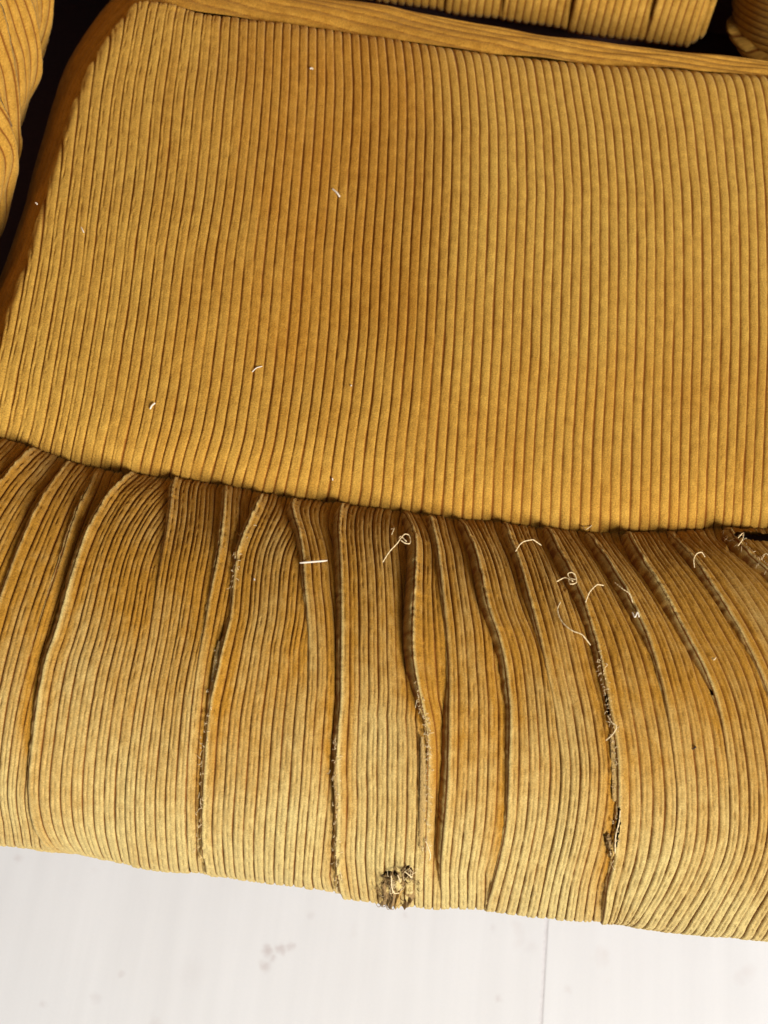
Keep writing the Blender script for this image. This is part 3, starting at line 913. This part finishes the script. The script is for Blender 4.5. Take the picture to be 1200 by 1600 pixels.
def armrest(side):
    a0 = on_z(np.array(2.0), np.array(390.0), 0.43)
    a1 = on_z(np.array(86.0), np.array(40.0), 0.43)
    SP = 9
    kc = np.arange(-40 * SP, 130 * SP) / SP
    ph = np.linspace(math.radians(175), math.radians(-75), 150)
    K, PH = np.meshgrid(kc, ph, indexing='ij')
    R1, R2 = 0.085, 0.10
    arc_ = (math.radians(175) - PH) * 0.095
    Y = 0.02 + K * 0.0060 - 0.48 * (arc_ - 0.14) - 0.10
    fold = (K / 7.5 + 0.5 * vnoise(K / 9, PH * 0.8, 81)) % 1.0
    lump = 0.013 * (fold ** 2.2) - 0.008 + 0.006 * vnoise(K / 5, PH * 2.5, 82) + 0.002 * vnoise(K / 1.7, PH * 5, 83)
    taper = np.clip((Y + 0.17) / 0.05, 0.0, 1) ** 0.5
    tt = (Y - a0[1]) / (a1[1] - a0[1])
    Xe = -0.014 + a0[0] + (a1[0] - a0[0]) * np.clip(tt, -0.7, 1.6)
    r1, r2 = (R1 + lump) * taper, (R2 + lump) * taper
    P = np.stack([Xe - R1 - 0.003 + r1 * np.cos(PH), Y, 0.425 + r2 * np.sin(PH)], -1)
    ok = (Y > -0.17) & (Y < 0.52)
    kk = K.copy()
    if side > 0:
        P[..., 0] = 0.07 - P[..., 0]
    N = grid_normals(P) * (1 if side < 0 else -1)
    # outward normals
    cx = Xe - R1 - 0.003
    if side > 0:
        cx = 0.07 - cx
    outw = np.stack([P[..., 0] - cx, 0 * Y, P[..., 2] - 0.425], -1)
    N *= np.sign((N * outw).sum(-1, keepdims=True) + 1e-9)
    u = kk - np.floor(kk)
    rb = 1 - np.abs(2 * u - 1) ** 3
    P = P + N * (rb * 0.0013)[..., None]
    return C(grid_mesh('armrest', P, {'rib': np.clip(rb, 0, 1), 'fade_and_light': np.full(P.shape[:2], 0.15)}, M_BACK, None,
                       np.stack([kk, arc_ / 0.0055], -1), ok))


armrest(-1)
armrest(1)

# backrest: wales run up, its lower edge curls under above the gap behind the seat
HEM = np.array([(100, -90), (400, -28), (560, -6), (700, 14), (800, 28), (900, 45), (1000, 60), (1105, 78), (1180, 90)], float)
back_y = float(on_z(np.array(900.0), np.array(66.0), Z_SEAM)[1]) + 0.045
H3 = on_y(HEM[:, 0], HEM[:, 1] + 2, back_y)
xr_end = float(on_y(np.array(1106.0), np.array(70.0), back_y)[0])
SP = 8
kc = np.arange(-115 * SP, 1) / SP
vr = np.concatenate([np.linspace(-0.06, 0, 24)[:-1], np.linspace(0, 0.5, 140)])
K, VV = np.meshgrid(kc, vr, indexing='ij')
Xb = xr_end + K * 0.0056
hem = np.interp(Xb, H3[:, 0], H3[:, 2])
fold = (K / 8.5 + 0.25 * vnoise(K / 11, VV * 8, 91)) % 1.0
lump = 0.005 * (1 - fold) ** 1.8 * (1 + 0.3 * vnoise(K / 8, VV * 10, 92)) + 0.003 * vnoise(K / 4, VV * 12, 93)
lump = lump * (0.25 + 0.75 * np.clip(VV / 0.03, 0, 1)) + 0.002 * vnoise(K / 6, K * 0, 94)
endr = np.sqrt(np.clip((0.5 - K) / 3.0, 0, 1))
Rr = 0.03
Z = np.where(VV < 0, hem + 0.0 + Rr * (1 - np.cos(np.clip(VV / Rr, -1.6, 0))) * 1.0, hem + VV)
Yb = back_y + np.where(VV < 0, -Rr * np.sin(np.clip(VV / Rr, -1.6, 0)) + np.maximum(-VV - 1.6 * Rr, 0), 0) + 0.16 * np.maximum(VV, 0) - lump + 0.03 * (1 - endr)
P = np.stack([Xb + 0.10 * VV * 0, Yb, Z], -1)
N = grid_normals(P)
N *= -np.sign(N[..., 1:2])
u = K - np.floor(K)
rb = 1 - np.abs(2 * u - 1) ** 3
P = P + N * (rb * 0.0013)[..., None]
C(grid_mesh('backrest', P, {'rib': np.clip(rb, 0, 1), 'fade_and_light': np.full(P.shape[:2], 0.2)}, M_BACK, None, np.stack([K, VV / 0.0055], -1)))

# wing beside the backrest at the right
wx0 = float(on_y(np.array(1162.0), np.array(60.0), back_y - 0.01)[0])
kc = np.arange(0, 60 * SP) / SP
ph = np.linspace(math.radians(-60), math.radians(200), 120)
K, PH = np.meshgrid(kc, ph, indexing='ij')
wz = float(np.interp(wx0, H3[:, 0], H3[:, 2])) - 0.03
arc_ = (PH - ph[0]) * 0.07
Z = wz - 0.05 + K * 0.0062 + 0.5 * (arc_ - 0.2)
fold = (K / 7.0 + 0.3 * vnoise(K / 9, PH, 95)) % 1.0
R = (0.065 + 0.008 * fold ** 1.5) * np.clip((Z - wz + 0.012) / 0.04, 0, 1) ** 0.5
P = np.stack([wx0 + 0.067 - R * np.cos(PH - math.radians(0)), back_y + 0.045 - R * np.sin(PH), Z], -1)
N = grid_normals(P)
cen = np.stack([np.full_like(Z, wx0 + 0.067), np.full_like(Z, back_y + 0.045), Z], -1)
N *= np.sign((N * (P - cen)).sum(-1, keepdims=True) + 1e-9)
u = K - np.floor(K)
rb = 1 - np.abs(2 * u - 1) ** 3
P = P + N * (rb * 0.0013)[..., None]
C(grid_mesh('side_wing', P, {'rib': np.clip(rb, 0, 1), 'fade_and_light': np.full(P.shape[:2], 0.4)}, M_BACK, None, np.stack([K, arc_ / 0.0055], -1),
            (Z > wz - 0.012) & (Z < wz + 0.4)))


def box(name, x0, x1, y0, y1, z0, z1, mat, bev=0.004):
    import bmesh
    bm = bmesh.new()
    bmesh.ops.create_cube(bm, size=1)
    for v in bm.verts:
        v.co = ((x0 + x1) / 2 + v.co.x * (x1 - x0), (y0 + y1) / 2 + v.co.y * (y1 - y0), (z0 + z1) / 2 + v.co.z * (z1 - z0))
    if bev:
        bmesh.ops.bevel(bm, geom=bm.edges[:], offset=bev, segments=2, affect='EDGES')
    me = bpy.data.meshes.new(name)
    bm.to_mesh(me)
    bm.free()
    return link(name, me, mat)


C(box('seat_base', -0.36, 0.44, -0.10, back_y + 0.16, 0.07, 0.275, M_BASE))
C(box('back_frame', -0.40, 0.48, back_y + 0.10, back_y + 0.17, 0.278, 0.85, M_BASE))
for fx in (-0.31, 0.39):
    for fy in (-0.05, back_y + 0.10):
        C(box('foot', fx - 0.025, fx + 0.025, fy - 0.025, fy + 0.025, 0.004, 0.073, M_WOOD))

# ------------------------------------------------------------------ lint and a splinter lying on the cloth
def above(px, py):
    """world point on the cloth and its normal"""
    if py < np.interp(px, SEAM[:, 0], SEAM[:, 1]) - 2:
        p = on_seat(np.array([px], float), np.array([py], float))[0]
        return p, np.array([0, 0, 1.0])
    X, ph = on_roll(np.array([px]), np.array([py]))
    return roll_pt(X, ph)[0], roll_nrm(X, ph)[0]


def fibre(name, pts, rad, lift, mat, label, cat, group=None):
    P = []
    for (x, y), l in zip(pts, lift):
        p, n = above(x, y)
        P.append(p + n * (0.0016 + l / 1000))
    P = np.array(P)
    n = 8 if len(P) < 3 else 6 * len(P)
    P = spline(P, n)
    c = P.mean(axis=0)
    r = np.full(n, rad * 0.75)
    r[0] *= 0.5
    r[-1] *= 0.5
    o = tube(name, P - c, r, mat, None, 6)
    o.location = c
    return tag(o, label, cat, group)


fibre('splinter', [(468, 886), (511, 883)], 0.00075, [2.0, 2.2], M_WHITE, 'short straight white splinter lying across two folds of the front roll', 'splinter')
fibre('lint', [(519, 298), (526, 305), (531, 311)], 0.0008, [.3, .9, .3], M_WHITE, 'largest white lint curl in the upper middle of the seat top', 'lint', 'white lint specks on the corduroy')
fibre('lint', [(235, 642), (238, 637), (243, 632)], 0.0007, [.4, .8, .3], M_WHITE, 'white lint sliver on the seat top, near its front seam at the left', 'lint', 'white lint specks on the corduroy')
fibre('lint', [(394, 584), (401, 578), (410, 575)], 0.0004, [.3, .7, .3], M_WHITE, 'faint thin lint hair on the seat, left of centre above the front seam', 'lint', 'white lint specks on the corduroy')
fibre('lint', [(127, 357), (130, 363), (132, 367)], 0.0005, [.3, .8, .3], M_WHITE, 'pale lint flake near the left edge of the seat top', 'lint', 'white lint specks on the corduroy')
fibre('lint', [(484, 111), (487, 110), (489, 112)], 0.0007, [.3, .5, .3], M_WHITE, 'small white lint dot close to the back edge of the seat', 'lint', 'white lint specks on the corduroy')
fibre('lint', [(55, 316), (57, 317), (58, 319)], 0.0006, [-2, -2, -2], M_WHITE, 'tiny white lint dot on the shaded left side of the seat', 'lint', 'white lint specks on the corduroy')
fibre('lint', [(985, 962), (989, 970), (993, 963), (996, 970)], 0.0006, [2, 2.5, 2.5, 2], M_WHITE, 'white lint tuft caught in a fold at the right of the front roll', 'lint', 'white lint specks on the corduroy')
fibre('lint', [(548, 604), (549, 606)], 0.0006, [.3, .3], M_WHITE, 'pinpoint of white lint in the centre of the seat, above the front seam', 'lint', 'white lint specks on the corduroy')
fibre('lint', [(519, 749), (520, 753)], 0.0005, [.3, .3], M_WHITE, 'pinpoint of white lint on the seat right at the front seam', 'lint', 'white lint specks on the corduroy')
fibre('lint', [(397, 908), (398, 911)], 0.0006, [1.2, 1.2], M_WHITE, 'pinpoint of white lint on the front roll, left of the splinter', 'lint', 'white lint specks on the corduroy')
fibre('crumb', [(1080, 1170), (1083, 1168), (1086, 1166)], 0.0006, [.6, .8, .6], M_DARKLINT, 'dark brown crumb on the right part of the front roll', 'crumb')

# ------------------------------------------------------------------ white painted floor boards
def floor_material():
    m, nt, bs = new_mat('white_painted_boards')
    geo = nnode(nt, 'ShaderNodeNewGeometry').outputs['Position']

    def noise(scale, mapping, detail=4, rough=0.55):
        mp = nnode(nt, 'ShaderNodeMapping')
        mp.inputs['Scale'].default_value = mapping
        nt.links.new(geo, mp.inputs[0])
        n = nnode(nt, 'ShaderNodeTexNoise')
        n.inputs['Scale'].default_value = scale
        n.inputs['Detail'].default_value = detail
        n.inputs['Roughness'].default_value = rough
        nt.links.new(mp.outputs[0], n.inputs['Vector'])
        return n.outputs[0]
    big = noise(9, (1, 1, 1))
    grain = noise(60, (1, 0.06, 1))
    fine = noise(900, (1, 1, 1), 2)
    spots = noise(26, (1, 0.8, 1), 3, 0.5)
    col = mixc(nt, mth(nt, 'MULTIPLY', big, 0.75), (0.735, 0.73, 0.725), (0.665, 0.65, 0.635))
    r = nnode(nt, 'ShaderNodeMapRange')
    r.inputs[1].default_value, r.inputs[2].default_value = 0.66, 0.80
    nt.links.new(spots, r.inputs[0])
    col = mixc(nt, mth(nt, 'MULTIPLY', r.outputs[0], 0.35), col, (0.55, 0.47, 0.44))
    v = mth(nt, 'ADD', mth(nt, 'MULTIPLY', mth(nt, 'SUBTRACT', grain, 0.5), 0.13), mth(nt, 'MULTIPLY', mth(nt, 'SUBTRACT', fine, 0.5), 0.10))
    v = mth(nt, 'ADD', v, 1.0)
    vec = nnode(nt, 'ShaderNodeCombineColor')
    for i in range(3):
        nt.links.new(v, vec.inputs[i])
    col = mixc(nt, 1.0, col, vec.outputs[0], 'MULTIPLY')
    # the few scuffs one can see
    for (x, y, rad, k) in ((418, 1485, 11, .55), (440, 1482, 12, .5), (455, 1478, 9, .4), (414, 1508, 13, .45), (426, 1497, 7, .4),
                           (28, 1342, 10, .3), (780, 1560, 7, .3), (190, 1522, 7, .25), (68, 1570, 8, .25), (150, 1560, 12, .18), (486, 1432, 9, .18),
                           (632, 1430, 9, .22), (888, 1545, 9, .2), (770, 1450, 8, .18), (300, 1520, 30, .08), (830, 1480, 16, .12)):
        p = on_z(np.array(float(x)), np.array(float(y)), 0.0)
        d = nnode(nt, 'ShaderNodeVectorMath', operation='DISTANCE')
        wv = nnode(nt, 'ShaderNodeVectorMath', operation='MULTIPLY_ADD')
        nz = nnode(nt, 'ShaderNodeTexNoise')
        nz.inputs['Scale'].default_value = 160
        nt.links.new(geo, nz.inputs['Vector'])
        nt.links.new(nz.outputs[1], wv.inputs[0])
        wv.inputs[1].default_value = (0.008, 0.008, 0)
        nt.links.new(geo, wv.inputs[2])
        nt.links.new(wv.outputs[0], d.inputs[0])
        d.inputs[1].default_value = (p[0] + 0.004, p[1] + 0.004, 0)
        mr = nnode(nt, 'ShaderNodeMapRange')
        mr.interpolation_type = 'SMOOTHSTEP'
        mr.inputs[1].default_value, mr.inputs[2].default_value = rad / 1850, 0.0
        mr.inputs[3].default_value, mr.inputs[4].default_value = 0, k
        nt.links.new(d.outputs['Value'], mr.inputs[0])
        col = mixc(nt, mr.outputs[0], col, (0.46, 0.38, 0.36))
    nt.links.new(col, bs.inputs['Base Color'])
    bs.inputs['Roughness'].default_value = 0.6
    bs.inputs['Specular IOR Level'].default_value = 0.25
    bp = nnode(nt, 'ShaderNodeBump')
    bp.inputs['Strength'].default_value = 0.25
    bp.inputs['Distance'].default_value = 0.0008
    nt.links.new(mth(nt, 'ADD', grain, mth(nt, 'MULTIPLY', fine, 0.4)), bp.inputs['Height'])
    nt.links.new(bp.outputs[0], bs.inputs['Normal'])
    return m


M_FLOOR = floor_material()
M_GAP = plain('floor_joint', (0.66, 0.635, 0.63), 0.9, 0.2)
fl = box('floor', -2.2, 2.4, -2.0, 2.0, -0.06, -0.0004, M_GAP, 0)
tag(fl, kind='structure')
jx = float(on_z(np.array(849.0), np.array(1520.0), 0.0)[0])
BW = 0.52
for i in range(-4, 4):
    b = box('floor_board', jx + i * BW + 0.0016, jx + (i + 1) * BW - 0.0016, -2.0, 2.0, -0.0003, 0.0, M_FLOOR, 0)
    b.parent = fl
